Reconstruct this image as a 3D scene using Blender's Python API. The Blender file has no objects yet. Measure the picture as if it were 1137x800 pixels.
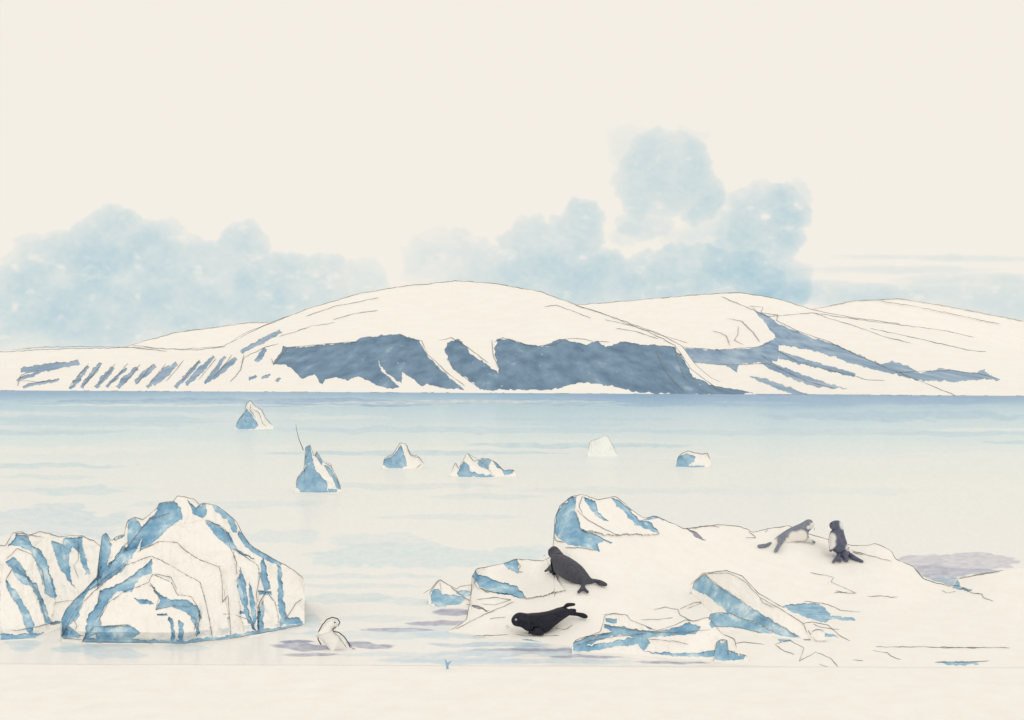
import bpy, math, random
import numpy as np
from mathutils import Vector

# ------------------------------------------------------------------ camera, world, sun
S = bpy.context.scene
COL = S.collection
W, H = 1137.0, 800.0
F = 1092.0                 # focal length in photograph pixels
CX, HY = 568.5, 434.3      # where the optical axis meets the picture (on the horizon)
CAMH = 5.0                 # eye height over the water
A = math.atan(6.0/1110.0)  # slight roll of the view
cd = bpy.data.cameras.new('camera'); cam = bpy.data.objects.new('camera', cd); COL.objects.link(cam)
cam.location = (0, 0, CAMH)
cam.rotation_euler = (math.pi/2, -A, 0)
cd.sensor_width = 36; cd.lens = 36*F/W
cd.shift_y = (HY-H/2)/W
cd.clip_start = 0.1; cd.clip_end = 60000
S.camera = cam
S.render.resolution_x = 1024; S.render.resolution_y = 720
S.view_settings.view_transform = 'Standard'; S.view_settings.look = 'None'
S.view_settings.exposure = 0.0; S.view_settings.gamma = 1
S.render.engine = 'CYCLES'
S.cycles.transparent_max_bounces = 32

SUN_EL, SUN_AZ = 40, 166          # azimuth clockwise from +Y: to the right and a little behind the viewer
w = bpy.data.worlds.new('World'); S.world = w; w.use_nodes = True
nt = w.node_tree; nt.nodes.clear()
out = nt.nodes.new('ShaderNodeOutputWorld'); bg = nt.nodes.new('ShaderNodeBackground')
sky = nt.nodes.new('ShaderNodeTexSky'); sky.sky_type = 'NISHITA'; sky.sun_disc = False
sky.sun_elevation = math.radians(SUN_EL); sky.sun_rotation = math.radians(SUN_AZ)
mx = nt.nodes.new('ShaderNodeMix'); mx.data_type = 'RGBA'; mx.inputs[0].default_value = 0.985
OVER = nt.nodes.new('ShaderNodeVectorMath'); OVER.operation = 'SCALE'; OVER.inputs['Scale'].default_value = 10.0
rgb = nt.nodes.new('ShaderNodeRGB'); rgb.outputs[0].default_value = (0.915, 0.866, 0.79, 1)   # overcast cream
nt.links.new(rgb.outputs[0], OVER.inputs[0])
nt.links.new(sky.outputs[0], mx.inputs[6]); nt.links.new(OVER.outputs[0], mx.inputs[7])
nt.links.new(mx.outputs[2], bg.inputs[0]); bg.inputs[1].default_value = 0.1
nt.links.new(bg.outputs[0], out.inputs[0])
sl = bpy.data.lights.new('sun', 'SUN'); so = bpy.data.objects.new('sun', sl); COL.objects.link(so)
sl.energy = 0.5; sl.angle = math.radians(22); sl.color = (1, .95, .88)
az, el = math.radians(SUN_AZ), math.radians(SUN_EL)
dirv = Vector((math.sin(az)*math.cos(el), math.cos(az)*math.cos(el), math.sin(el)))
so.rotation_euler = dirv.to_track_quat('Z', 'Y').to_euler()

# ------------------------------------------------------------------ noise + projection helpers
def _hash(ix, iy, seed):
    n = (ix.astype(np.int64)*374761393 + iy.astype(np.int64)*668265263 + seed*1442695041) & 0x7fffffff
    n = ((n ^ (n >> 13))*1274126177) & 0x7fffffff
    n = n ^ (n >> 16)
    return (n & 0xffff)/65535.0
def vn(x, y, seed=0):
    x = np.asarray(x, float); y = np.asarray(y, float)
    ix = np.floor(x); iy = np.floor(y); fx = x-ix; fy = y-iy
    fx = fx*fx*(3-2*fx); fy = fy*fy*(3-2*fy)
    a = _hash(ix, iy, seed); b = _hash(ix+1, iy, seed); c = _hash(ix, iy+1, seed); d = _hash(ix+1, iy+1, seed)
    return (a*(1-fx)+b*fx)*(1-fy)+(c*(1-fx)+d*fx)*fy
def fbm(x, y, seed=0, o=4):
    s = 0; a = .5; t = 0
    for i in range(o):
        s = s+a*vn(np.asarray(x)*2**i, np.asarray(y)*2**i, seed+i*17); t += a; a *= .5
    return s/t*2-1
ca, sa = math.cos(A), math.sin(A)
def world(px, py, Y):
    u = np.asarray(px, float)-CX; v = np.asarray(py, float)-HY
    u2 = u*ca+v*sa; v2 = -u*sa+v*ca
    return u2/F*Y, Y+0*u2, CAMH-v2/F*Y
def vrow(px, py):                       # picture rows below the horizon
    return -(np.asarray(px, float)-CX)*sa+(np.asarray(py, float)-HY)*ca
def waterY(px, py): return F*CAMH/np.maximum(vrow(px, py), 1.0)
def inpoly(px, py, poly):
    inside = np.zeros(px.shape, bool); n = len(poly)
    for i in range(n):
        x1, y1 = poly[i]; x2, y2 = poly[(i+1) % n]
        if y1 == y2: continue
        c = ((y1 > py) != (y2 > py)) & (px < (x2-x1)*(py-y1)/(y2-y1)+x1)
        inside ^= c
    return inside
def Z(ox, oy, sc, pts): return [(ox+x*sc, oy+y*sc) for x, y in pts]

# ------------------------------------------------------------------ materials
def mat(name, c1, c2=None, scale=3.0, rough=.7, bump=0.0, bscale=20, lo=.35, hi=.65, c3=None, detail=6, squash=None):
    m = bpy.data.materials.new(name); m.use_nodes = True
    t = m.node_tree; b = t.nodes['Principled BSDF']; b.inputs['Roughness'].default_value = rough
    b.inputs['Specular IOR Level'].default_value = .15
    tc = t.nodes.new('ShaderNodeTexCoord')
    n = t.nodes.new('ShaderNodeTexNoise'); n.inputs['Scale'].default_value = scale; n.inputs['Detail'].default_value = detail
    n.inputs['Roughness'].default_value = .62
    if squash:
        mp = t.nodes.new('ShaderNodeMapping'); mp.inputs['Scale'].default_value = squash
        t.links.new(tc.outputs['Object'], mp.inputs[0]); t.links.new(mp.outputs[0], n.inputs['Vector'])
    else: t.links.new(tc.outputs['Object'], n.inputs['Vector'])
    r = t.nodes.new('ShaderNodeValToRGB'); r.color_ramp.elements[0].position = lo; r.color_ramp.elements[1].position = hi
    r.color_ramp.elements[0].color = (*c1, 1); r.color_ramp.elements[1].color = (*(c2 or c1), 1)
    if c3:
        e = r.color_ramp.elements.new(hi+.1); e.color = (*c3, 1)
    t.links.new(n.outputs['Fac'], r.inputs[0]); t.links.new(r.outputs[0], b.inputs['Base Color'])
    if bump:
        n2 = t.nodes.new('ShaderNodeTexNoise'); n2.inputs['Scale'].default_value = bscale; n2.inputs['Detail'].default_value = 8
        t.links.new(tc.outputs['Object'], n2.inputs['Vector'])
        bp = t.nodes.new('ShaderNodeBump'); bp.inputs['Strength'].default_value = .6; bp.inputs['Distance'].default_value = bump
        t.links.new(n2.outputs['Fac'], bp.inputs['Height']); t.links.new(bp.outputs[0], b.inputs['Normal'])
    return m
SNOW = mat('snow', (.90, .885, .85), (.93, .92, .89), 2.2, .8, .012, 30)
FSNOW = mat('far_snow', (.90, .885, .85), (.93, .92, .89), .012, .85)
ICE = mat('blue_glacier_ice', (.17, .37, .56), (.36, .57, .72), 2.2, .55, .012, 24, .36, .55, (.64, .78, .85))  # blue shade on the ice, laid in as base colour
ICE2 = mat('small_berg_blue_ice', (.21, .40, .58), (.40, .58, .72), 1.6, .55, .02, 8, .36, .64, (.55, .68, .74))  # painted blue shade for the small bergs
ROCK = mat('slate_blue_cliff_rock', (.11, .20, .31), (.21, .33, .46), .022, .9, 1.5, .05, .32, .62, (.38, .50, .61), squash=(.9, .012, 1.2))
ROCK2 = mat('pale_blue_rock', (.20, .32, .47), (.40, .52, .65), .02, .9, 1, .05, .35, .65, squash=(.9, .012, 1.2))  # rock bands on the right hill, painted shadow on the left slope
LINE = mat('dark_crevice', (.13, .115, .105), (.42, .39, .36), 45, .9, 0, 1, .35, .7)  # pencil outlines, built as thin dark tubes
FLINE = mat('far_dark_ridge_line', (.17, .15, .14), (.55, .52, .48), .15, .9, 0, 1, .35, .7)  # pencil outlines of the far hills and shoreline

# ------------------------------------------------------------------ object helpers
def link(o, parent=None):
    COL.objects.link(o); o.parent = parent; return o
def tag(o, label=None, cat=None, group=None, kind=None):
    if label: o['label'] = label
    if cat: o['category'] = cat
    if group: o['group'] = group
    if kind: o['kind'] = kind
    return o
def mesh_obj(name, V, Fc, m, parent=None, smooth=True):
    me = bpy.data.meshes.new(name)
    V = np.asarray(V, np.float32).reshape(-1, 3); Fc = np.asarray(Fc, np.int32)
    k = Fc.shape[1]
    me.vertices.add(len(V)); me.vertices.foreach_set('co', V.ravel())
    me.loops.add(Fc.size); me.loops.foreach_set('vertex_index', Fc.ravel())
    me.polygons.add(len(Fc)); me.polygons.foreach_set('loop_start', np.arange(len(Fc), dtype=np.int32)*k)
    me.update(calc_edges=True); me.validate()
    if smooth: me.polygons.foreach_set('use_smooth', np.ones(len(me.polygons), bool))
    me.materials.append(m)
    return link(bpy.data.objects.new(name, me), parent)
def empty(name, loc):
    e = bpy.data.objects.new(name, None); e.location = loc; e.empty_display_size = .3; COL.objects.link(e); return e
def grid_faces(R, C):
    i = np.arange(R-1)[:, None]*C+np.arange(C-1)[None, :]
    return np.stack([i, i+1, i+1+C, i+C], -1)
def submesh(name, P, faces, m, parent, origin):
    u, inv = np.unique(faces.ravel(), return_inverse=True)
    return mesh_obj(name, P[u]-np.asarray(origin), inv.reshape(-1, 4), m, parent)
def resample(pts, step=2.0, jit=.4, seed=0):
    pts = np.array(pts, float); d = np.r_[0, np.cumsum(np.hypot(*np.diff(pts, axis=0).T))]
    n = max(3, int(d[-1]/step)); s = np.linspace(0, d[-1], n)
    x = np.interp(s, d, pts[:, 0]); y = np.interp(s, d, pts[:, 1])
    x = x+jit*fbm(s/4.0, s*0+seed*3.1, seed); y = y+jit*1.6*fbm(s/5.0, s*0+9+seed*2.3, seed+5)
    return x, y, s
def tube(name, P, rad, m, parent, origin, sides=6):
    P = np.asarray(P, float); n = len(P); Tn = np.gradient(P, axis=0)
    Tn /= np.linalg.norm(Tn, axis=1)[:, None]+1e-12
    up = np.tile([0.13, -1.0, 0.21], (n, 1)); N = np.cross(Tn, up); N /= np.linalg.norm(N, axis=1)[:, None]+1e-12
    B = np.cross(Tn, N); V = []
    for k in range(sides):
        a = 2*math.pi*k/sides; V.append(P+(N*math.cos(a)+B*math.sin(a))*rad[:, None])
    V = np.stack(V, 1); fc = []
    for i in range(n-1):
        for k in range(sides):
            fc.append((i*sides+k, i*sides+(k+1) % sides, (i+1)*sides+(k+1) % sides, (i+1)*sides+k))
    V = V.reshape(-1, 3)
    return mesh_obj(name, V-np.asarray(origin), fc, m, parent)
_ls = [0]
def pencil(name, pts, Yf, r_px, m, parent, origin, off=.0015, step=2.0, jit=.5):
    _ls[0] += 1
    x, y, s = resample(pts, step, jit, _ls[0])
    Y = Yf(x, y)*(1-off)
    P = np.stack(world(x, y, Y), -1)
    r = r_px*Y/F*(.65+.5*fbm(s/9.0, s*0+_ls[0], 3))
    r = np.maximum(r, .12*r_px*Y/F); e = np.minimum(s, s[-1]-s)/4.0
    return tube(name, P, r*np.clip(e+.25, 0, 1), m, parent, origin)

def components(lab, least=24):
    '''split every labelled patch into its connected pieces; crumbs go back to the snow'''
    out_ = np.zeros_like(lab); owner = {}; nxt = 1
    for v in np.unique(lab):
        if v == 0: continue
        rr, cc = np.where(lab == v); r0, c0 = rr.min(), cc.min(); m = lab[r0:rr.max()+1, c0:cc.max()+1] == v
        left = m.copy()
        while left.any():
            r, c = np.argwhere(left)[0]; comp = np.zeros_like(m); st = [(int(r), int(c))]; comp[r, c] = True
            while st:
                a, b = st.pop()
                for x, y in ((a+1, b), (a-1, b), (a, b+1), (a, b-1)):
                    if 0 <= x < m.shape[0] and 0 <= y < m.shape[1] and left[x, y] and not comp[x, y]:
                        comp[x, y] = True; st.append((x, y))
            left &= ~comp
            if comp.sum() >= least:
                out_[r0:rr.max()+1, c0:cc.max()+1][comp] = nxt; owner[nxt] = int(v)-1; nxt += 1
    return out_, owner

class Relief:
    """A body of ice or rock: base line on the water (or on other ice), crest line behind it, real depth between, and a back slope."""
    def __init__(s, top, base, run, back, amp, nscale, seed, ledges=(), blue=(), basedepth=None, crest=None, jag=1.0, prof=.85, bdent=0.0, sharp=0.0):
        s.top, s.base, s.run, s.back, s.amp, s.ns, s.seed = np.array(top, float), np.array(base, float), run, back, amp, nscale, seed
        s.ledges, s.blue, s.bd, s.crest, s.jag, s.prof, s.bdent, s.sharp = ledges, blue, basedepth, crest, jag, prof, bdent, sharp
        g = np.arange(s.top[0, 0], s.top[-1, 0]+.5, .5); w_ = int(max(3, s.ns*1.1/.5)); ker = np.hanning(2*w_+3); ker /= ker.sum()
        f = lambda a: np.convolve(np.pad(a, w_+1, mode='edge'), ker, mode='valid')
        if s.crest is not None:
            wc = w_*4; kc = np.hanning(2*wc+3); kc /= kc.sum()
            s.Cs = np.convolve(np.pad(np.interp(g, s.crest[0], s.crest[1]), wc+1, mode='edge'), kc, mode='valid')
        s.gx = g; s.Ts = f(np.interp(g, s.top[:, 0], s.top[:, 1])); s.Bs = f(np.interp(g, s.base[:, 0], s.base[:, 1]))
    def T(s, px):
        return np.interp(px, s.top[:, 0], s.top[:, 1])+s.jag*fbm(px/5.0, px*0+s.seed, s.seed, 3)
    def B(s, px): return np.interp(px, s.base[:, 0], s.base[:, 1])
    def Yf(s, px, py):
        px = np.asarray(px, float); py = np.asarray(py, float)
        T = np.interp(px, s.gx, s.Ts); B = np.interp(px, s.gx, s.Bs); B = np.maximum(B, T+1.5)
        t = np.clip((B-py)/(B-T), -.2, 1.12); tp = np.sign(t)*np.abs(t)**s.prof
        Yb = s.bd(px, B) if s.bd is not None else waterY(px, B)
        if s.crest is not None: Yr = np.interp(px, s.gx, s.Cs)
        else: Yr = Yb+s.run*np.clip((B-T)/np.max(s.base[:, 1].mean()-s.top[:, 1].min()), 0.1, 1)
        Y = Yb+(Yr-Yb)*tp
        env = np.clip((B-T)/6.0, 0, 1)*np.clip((s.B(px)-py)/7.0, 0, 1)
        n = fbm(px/s.ns, py/s.ns, s.seed, 5)
        if s.sharp: n = n*(1-s.sharp)+s.sharp*(1-2*np.abs(fbm(px/s.ns*1.3+7, py/s.ns*.7, s.seed+40, 3))*1.6)
        Y = Y+s.amp*n*env
        wx, wy = s.warp(px, py)
        for poly, d in s.ledges: Y = Y-d*inpoly(wx, wy, poly)*np.clip((s.B(px)-py)/12.0, 0, 1)
        if s.bdent: Y = Y+s.bdent*s.isblue(px, py)*env
        if s.bd is None:                       # never let the body dip under the water in front of its own crest
            lim = waterY(px, py)*.9975; kk = .012*lim
            h_ = np.clip(.5+.5*(lim-Y)/kk, 0, 1); Y = lim*(1-h_)+Y*h_-kk*h_*(1-h_)
        return Y
    def warp(s, px, py):
        return px+2.1*fbm(px/4.5, py/4.5, s.seed+3, 5), py+2.1*fbm(px/4.5, py/4.5, s.seed+9, 5)
    def isblue(s, px, py):
        wx, wy = s.warp(px, py); r = np.zeros(wx.shape, bool)
        for b in s.blue: r |= inpoly(wx, wy, b)
        return r
    def build(s, name, snow, ice, label, cat, step=.5, kind=None, partname='snow_crust', icename='blue_ice', group=None, lines=(), lmat=None, lr=.5, loff=.0015, ridge=True, ridges=None, foot=-.4, nback=24, pencil_name='crack'):  # default parts: patches of painted blue shade, and pencil lines
        lmat = lmat or LINE
        x0, x1 = s.top[0, 0], s.top[-1, 0]; C = int((x1-x0)/step)+1; px = np.linspace(x0, x1, C)
        T = s.T(px); B = np.maximum(s.B(px), T+.3); R = int((B-T).max()/step)+2
        t = np.linspace(0, 1, R)[:, None]
        PY = B+(T-B)*t; PX = np.broadcast_to(px, PY.shape).copy()
        Y = s.Yf(PX, PY); P = np.stack(world(PX, PY, Y), -1)
        low = P[0].copy(); low[:, 2] = np.minimum(low[:, 2], 0)+foot
        if s.bd is not None: low[:, 2] = P[0][:, 2]+foot
        rid = P[-1]; bk = []
        for k in range(1, nback+1):
            q = k/nback; r = rid.copy(); r[:, 1] += s.back*q
            r[:, 0] *= r[:, 1]/rid[:, 1]
            fl = low[:, 2]
            r[:, 2] = fl+(rid[:, 2]-fl)*(1-q**.8)+s.amp*.3*fbm(px/s.ns, px*0+q*5, s.seed+60)*math.sin(math.pi*q)*.5
            bk.append(r)
        G = np.concatenate([low[None], P, np.array(bk)], 0); RR = G.shape[0]
        fc = grid_faces(RR, C); lab = np.zeros(fc.shape[:2], int)
        cxp = (PX[:-1, :-1]+PX[1:, 1:])/2; cyp = (PY[:-1, :-1]+PY[1:, 1:])/2
        wx, wy = s.warp(cxp, cyp)
        for i, b in enumerate(s.blue):
            msk = inpoly(wx, wy, b); hole = fbm(cxp/3.2, cyp/(3.2 if s.bd is None else 2.0), s.seed+21, 3) > (.70 if s.ns < 18 else .76 if s.bd is None and s.ns < 23 else .80)   # little snow gaps left in the coloured patches
            lab[1:1+msk.shape[0], :][msk & ~hole] = i+1
        lab, owner = components(lab)
        mid = len(px)//2; org = (float(P[0, mid, 0]), float(P[0, mid, 1]), float(P[0, mid, 2]) if s.bd is not None else 0.0)
        Gf = G.reshape(-1, 3)
        root = empty(name, org); tag(root, label, cat, group, kind)
        submesh(partname, Gf, fc[lab == 0].reshape(-1, 4), snow, root, org)
        for k_, i in owner.items():
            submesh(icename, Gf, fc[lab == k_].reshape(-1, 4), ice[i] if isinstance(ice, (list, tuple)) else ice, root, org)
        if ridge:
            for a, b in (ridges or [(x0+1, x1-1)]):
                xs = np.linspace(a, b, max(3, int((b-a)/1.5)))
                pencil(pencil_name, list(zip(xs, s.T(xs))), s.Yf, lr, lmat, root, org, loff*.5, 2.0, .15)
        for l in lines: pencil(pencil_name, l, s.Yf, lr, lmat, root, org, loff, 2.0)
        s.root = root; s.org = org
        return root

# ------------------------------------------------------------------ water
def build_water():
    px = np.r_[np.linspace(-4000, -80, 50), np.linspace(-78, 1215, 860), np.linspace(1217, 5200, 50)]
    v = np.r_[1.15, 1.6, 2.1, np.linspace(2.6, 60, 130), np.linspace(60.6, 330, 420), 420, 700]
    U, Vv = np.meshgrid(px-CX, v); Y = F*CAMH/Vv
    X = U/F*Y; V = np.stack([X, Y, 0*X], -1)
    # back into picture coordinates only to lay the tints where they lie on the sea
    PX = U*ca-Vv*sa+CX; PY = U*sa+Vv*ca+HY
    nx, ny = PX/90.0, PY/9.0
    wob = 7*fbm(nx*.6, ny*.35, 5, 4)
    y = PY+wob+3*np.sin(PX/210.0)
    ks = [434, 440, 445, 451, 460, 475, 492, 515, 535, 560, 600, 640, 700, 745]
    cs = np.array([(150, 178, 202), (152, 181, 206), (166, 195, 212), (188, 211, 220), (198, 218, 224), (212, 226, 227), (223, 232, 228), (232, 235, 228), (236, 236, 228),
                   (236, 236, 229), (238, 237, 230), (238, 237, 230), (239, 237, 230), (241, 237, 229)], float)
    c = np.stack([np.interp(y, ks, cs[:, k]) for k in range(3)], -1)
    def streak(cx, cy, rx, ry, col, a, seed, soft=.35, tilt=0.0):
        sel = (np.abs(PX-cx) < rx*1.35) & (np.abs(PY-cy-tilt*(PX-cx)) < ry*2.3)
        qx, qy = PX[sel], PY[sel]
        dx = (qx-cx)/rx; dy = (qy-cy-tilt*(qx-cx)+ry*.8*fbm(qx/28.0, qy/11.0, seed, 3))/ry
        d = dx**2+dy**2+.35*fbm(qx/16.0, qy/3.2, seed+3, 4)
        m = np.clip((1-d)/soft, 0, 1)*a*(.75+.45*fbm(qx/7, qy/2.0, seed+8, 3))
        m = np.clip(m, 0, 1)[..., None]
        c[sel] = c[sel]*(1-m)+np.array(col, float)*m
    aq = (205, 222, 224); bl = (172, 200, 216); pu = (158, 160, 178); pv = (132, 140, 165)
    streak(190, 462, 240, 5, (225, 230, 226), .6, 90); streak(70, 500, 120, 5, (243, 238, 228), .6, 91)
    streak(420, 497, 170, 3, (238, 235, 226), .7, 92); streak(640, 520, 120, 3, (228, 232, 226), .6, 93)
    streak(120, 470, 130, 9, (196, 214, 220), .5, 94); streak(1000, 462, 160, 6, (170, 198, 214), .6, 95)
    streak(320, 447, 340, 4, (148, 176, 203), .7, 96); streak(820, 446, 330, 5, (160, 188, 210), .7, 97)
    streak(80, 545, 65, 5, aq, .65, 1); streak(55, 530, 60, 3, aq, .5, 2); streak(60, 580, 90, 18, (208, 222, 226), .8, 3)
    streak(540, 552, 70, 3, aq, .5, 4); streak(500, 575, 90, 3, aq, .4, 5)
    streak(480, 617, 150, 13, (211, 226, 226), .85, 6); streak(300, 596, 60, 10, (214, 227, 227), .6, 7)
    streak(400, 640, 100, 3, aq, .5, 8); streak(380, 664, 65, 5, (208, 223, 222), .8, 9); streak(345, 690, 14, 13, (200, 218, 219), .8, 10)
    streak(420, 687, 60, 4, aq, .5, 11); streak(400, 651, 90, 3, aq, .5, 12)
    streak(470, 700, 60, 5, (208, 222, 226), .7, 13); streak(600, 724, 130, 6, (190, 210, 220), .8, 14); streak(560, 716, 90, 3, bl, .7, 15)
    streak(500, 733, 90, 4, (200, 216, 224), .7, 16); streak(520, 706, 70, 4, (196, 214, 222), .7, 17)
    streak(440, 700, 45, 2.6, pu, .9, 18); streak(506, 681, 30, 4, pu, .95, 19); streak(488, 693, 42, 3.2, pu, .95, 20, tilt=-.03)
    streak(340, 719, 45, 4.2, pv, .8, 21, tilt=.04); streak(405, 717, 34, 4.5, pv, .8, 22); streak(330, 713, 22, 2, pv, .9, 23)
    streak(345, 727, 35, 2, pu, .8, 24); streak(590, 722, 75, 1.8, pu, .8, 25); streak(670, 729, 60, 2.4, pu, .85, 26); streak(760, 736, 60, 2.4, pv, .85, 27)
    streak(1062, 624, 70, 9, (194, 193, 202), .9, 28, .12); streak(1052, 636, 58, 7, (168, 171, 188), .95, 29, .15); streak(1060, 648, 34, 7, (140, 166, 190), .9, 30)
    streak(90, 722, 34, 7, (196, 216, 222), .75, 31); streak(25, 716, 22, 9, (190, 212, 220), .7, 32); streak(205, 721, 30, 5, aq, .6, 33); streak(130, 727, 40, 6, (202, 218, 224), .6, 34)
    streak(500, 668, 120, 5, aq, .55, 41); streak(430, 705, 120, 5, (204, 221, 226), .6, 42); streak(560, 735, 150, 4, (190, 210, 222), .6, 43); streak(450, 727, 80, 3, (204, 220, 226), .6, 44)
    streak(250, 560, 120, 5, aq, .4, 45); streak(440, 540, 120, 4, aq, .45, 46); streak(700, 545, 130, 4, aq, .35, 47); streak(900, 545, 140, 6, (222, 230, 228), .5, 48); streak(420, 600, 60, 9, aq, .45, 49)
    streak(1000, 500, 130, 5, (224, 232, 229), .6, 50); streak(260, 505, 130, 4, (230, 234, 228), .7, 51); streak(520, 478, 260, 4, (188, 212, 221), .5, 52); streak(900, 480, 200, 4, (190, 213, 221), .5, 53)
    for q_ in range(46):                                    # loose pale and blue bands of wind-streaked water
        rr_ = random.Random(q_*7+1); yy_ = 446+150*rr_.random()**1.3; tone = (236, 236, 229) if rr_.random() < .55 else (190, 213, 222)
        if yy_ > 520 and tone[0] < 200: tone = (214, 227, 227)
        streak(rr_.uniform(-40, 1180), yy_, rr_.uniform(50, 190), rr_.uniform(1.2, 2.2)+(yy_-440)*.022, tone, rr_.uniform(.35, .7), 100+q_, .3, rr_.uniform(-.006, .006))
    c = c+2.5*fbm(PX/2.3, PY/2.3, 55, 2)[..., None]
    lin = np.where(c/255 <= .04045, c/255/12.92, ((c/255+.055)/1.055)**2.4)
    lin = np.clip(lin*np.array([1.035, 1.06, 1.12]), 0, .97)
    m = bpy.data.materials.new('milky_polar_water'); m.use_nodes = True; t = m.node_tree; t.nodes.clear()
    o = t.nodes.new('ShaderNodeOutputMaterial'); at = t.nodes.new('ShaderNodeAttribute'); at.attribute_name = 'tint'
    df = t.nodes.new('ShaderNodeBsdfDiffuse'); gl = t.nodes.new('ShaderNodeBsdfGlossy'); gl.inputs['Roughness'].default_value = .12
    mxs = t.nodes.new('ShaderNodeMixShader'); mxs.inputs[0].default_value = .16
    tc = t.nodes.new('ShaderNodeTexCoord'); mp = t.nodes.new('ShaderNodeMapping'); mp.inputs['Scale'].default_value = (.9, 2.6, 1)
    nz = t.nodes.new('ShaderNodeTexNoise'); nz.inputs['Scale'].default_value = 1.6; nz.inputs['Detail'].default_value = 5
    bp = t.nodes.new('ShaderNodeBump'); bp.inputs['Strength'].default_value = .35; bp.inputs['Distance'].default_value = .04
    t.links.new(tc.outputs['Object'], mp.inputs[0]); t.links.new(mp.outputs[0], nz.inputs['Vector']); t.links.new(nz.outputs['Fac'], bp.inputs['Height'])
    t.links.new(bp.outputs[0], gl.inputs['Normal']); t.links.new(at.outputs['Color'], df.inputs['Color'])
    t.links.new(df.outputs[0], mxs.inputs[1]); t.links.new(gl.outputs[0], mxs.inputs[2]); t.links.new(mxs.outputs[0], o.inputs[0])
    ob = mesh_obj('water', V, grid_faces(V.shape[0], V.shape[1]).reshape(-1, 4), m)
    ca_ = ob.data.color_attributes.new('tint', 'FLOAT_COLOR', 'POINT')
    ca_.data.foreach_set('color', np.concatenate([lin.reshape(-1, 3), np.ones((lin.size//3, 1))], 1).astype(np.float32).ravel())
    tag(ob, kind='structure')
build_water()

# foreground snow the viewer stands on
def build_shelf():
    xs = np.linspace(-70, 70, 500); ys = np.r_[np.linspace(-40, 5, 30), np.linspace(5.2, 17.75, 170)]
    X, Yy = np.meshgrid(xs, ys)
    e = 17.72+.012*fbm(xs/1.7, xs*0, 4, 4)+xs*math.tan(A)*17.7/17.7
    Yy = Yy.copy(); Yy[30:] = 5.2+(Yy[30:]-5.2)/(17.75-5.2)*(e-5.2)
    Zz = .05+(.06*fbm(X/1.5, Yy/1.5, 6, 5)+.03*fbm(X*3, Yy*3, 8, 3))*np.clip((17.6-Yy)/1.0, .1, 1)+.25*np.clip((12-Yy)/12, 0, 1)
    G = np.stack([X, Yy, Zz], -1)
    last = G[-1].copy(); last[:, 2] = -.5; G = np.concatenate([G, last[None]], 0)
    ob = mesh_obj('snow_ground', G, grid_faces(*G.shape[:2]).reshape(-1, 4), SNOW); tag(ob, kind='structure')
build_shelf()

# ------------------------------------------------------------------ mountains
def z1(p): return Z(0, 200, .387, p)
def z2(p): return Z(280, 290, .299, p)
def z3(p): return Z(540, 290, .299, p)
def z4(p): return Z(800, 270, .2964, p)
SH = 2.45                                         # rows between horizon and shoreline
def shore(px): return HY+SH+(px-CX)*math.tan(A)
def shore_line(a, b): return [(x, shore(x)) for x in np.linspace(a, b, 12)]
cliffA = [
 [(304,404),(315,385),(334,386),(370,382),(395,380),(400,375),(443,371),(452,375),(465,377),(474,395),(495,416),(516,433),(489,431),(474,426),(468,429),(447,413),(446,425),(430,416),(419,399),(424,413),(444,430),(430,432),(412,425),(398,419),(385,422),(373,419),(361,422),(358,428),(349,416),(335,421),(325,410),(316,405)],
 [(493,389),(497,380),(510,377),(525,395),(543,407),(555,414),(564,432),(549,434),(534,432),(516,419),(501,407)],
 [(552,377),(565,377),(585,383),(603,385),(621,377),(639,380),(651,384),(663,378),(672,386),(690,380),(719,383),(749,386),(758,398),(770,419),(794,429),(815,432),(839,437),(821,439),(749,438),(707,436),(680,429),(660,426),(639,426),(612,433),(558,433),(559,425),(553,410),(549,392)]]
def quad(x1, y1, x2, y2, wd):
    dx, dy = x2-x1, y2-y1; L = math.hypot(dx, dy); nx, ny = -dy/L*wd/2, dx/L*wd/2
    return [(x1+nx*.6, y1+ny*.6), ((x1+x2)/2+nx, (y1+y2)/2+ny), (x2+nx*.7, y2+ny*.7), (x2-nx*.7, y2-ny*.7), ((x1+x2)/2-nx, (y1+y2)/2-ny), (x1-nx*.6, y1-ny*.6)]
streaksA = [quad(*q) for q in [(312,368,268,391,5.5),(296,388,284,402,6),(284,417,276,422,4),(300,416,290,420,4),(311,420,308,424,4),(262,398,236,421,6),(250,396,228,427,5),(238,396,207,427,6.5),(222,402,195,430,5),(197,403,170,428,8),(188,406,163,431,4),
  (172,407,150,425,7),(152,409,130,431,6),(140,409,118,430,4),(126,408,106,431,6),(112,404,90,430,5),(98,408,78,432,5),(88,403,22,412,8),(50,412,18,423,4),(66,422,25,430,4)]]  # slanted shadows on the left slope, painted as pale blue patches
hillA = Relief([(-420,400),(-200,396),(-100,393),(0,391),(60,388),(150,386),(200,388),(248,385),(272,372),(296,361),(345,342),(400,326),(440,319),(505,312),(550,315),(600,324),(640,339),(680,352),(730,370),(757,384),(772,405),(790,420),(815,431),(839,437)],
   shore_line(-420, 839), 2600, 1500, 26, 24, 11, blue=cliffA+streaksA, jag=.7, prof=1.15, bdent=9, crest=([-420,0,250,500,757,800,839],[3000,3300,3600,5200,3200,2500,2230]))
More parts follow.
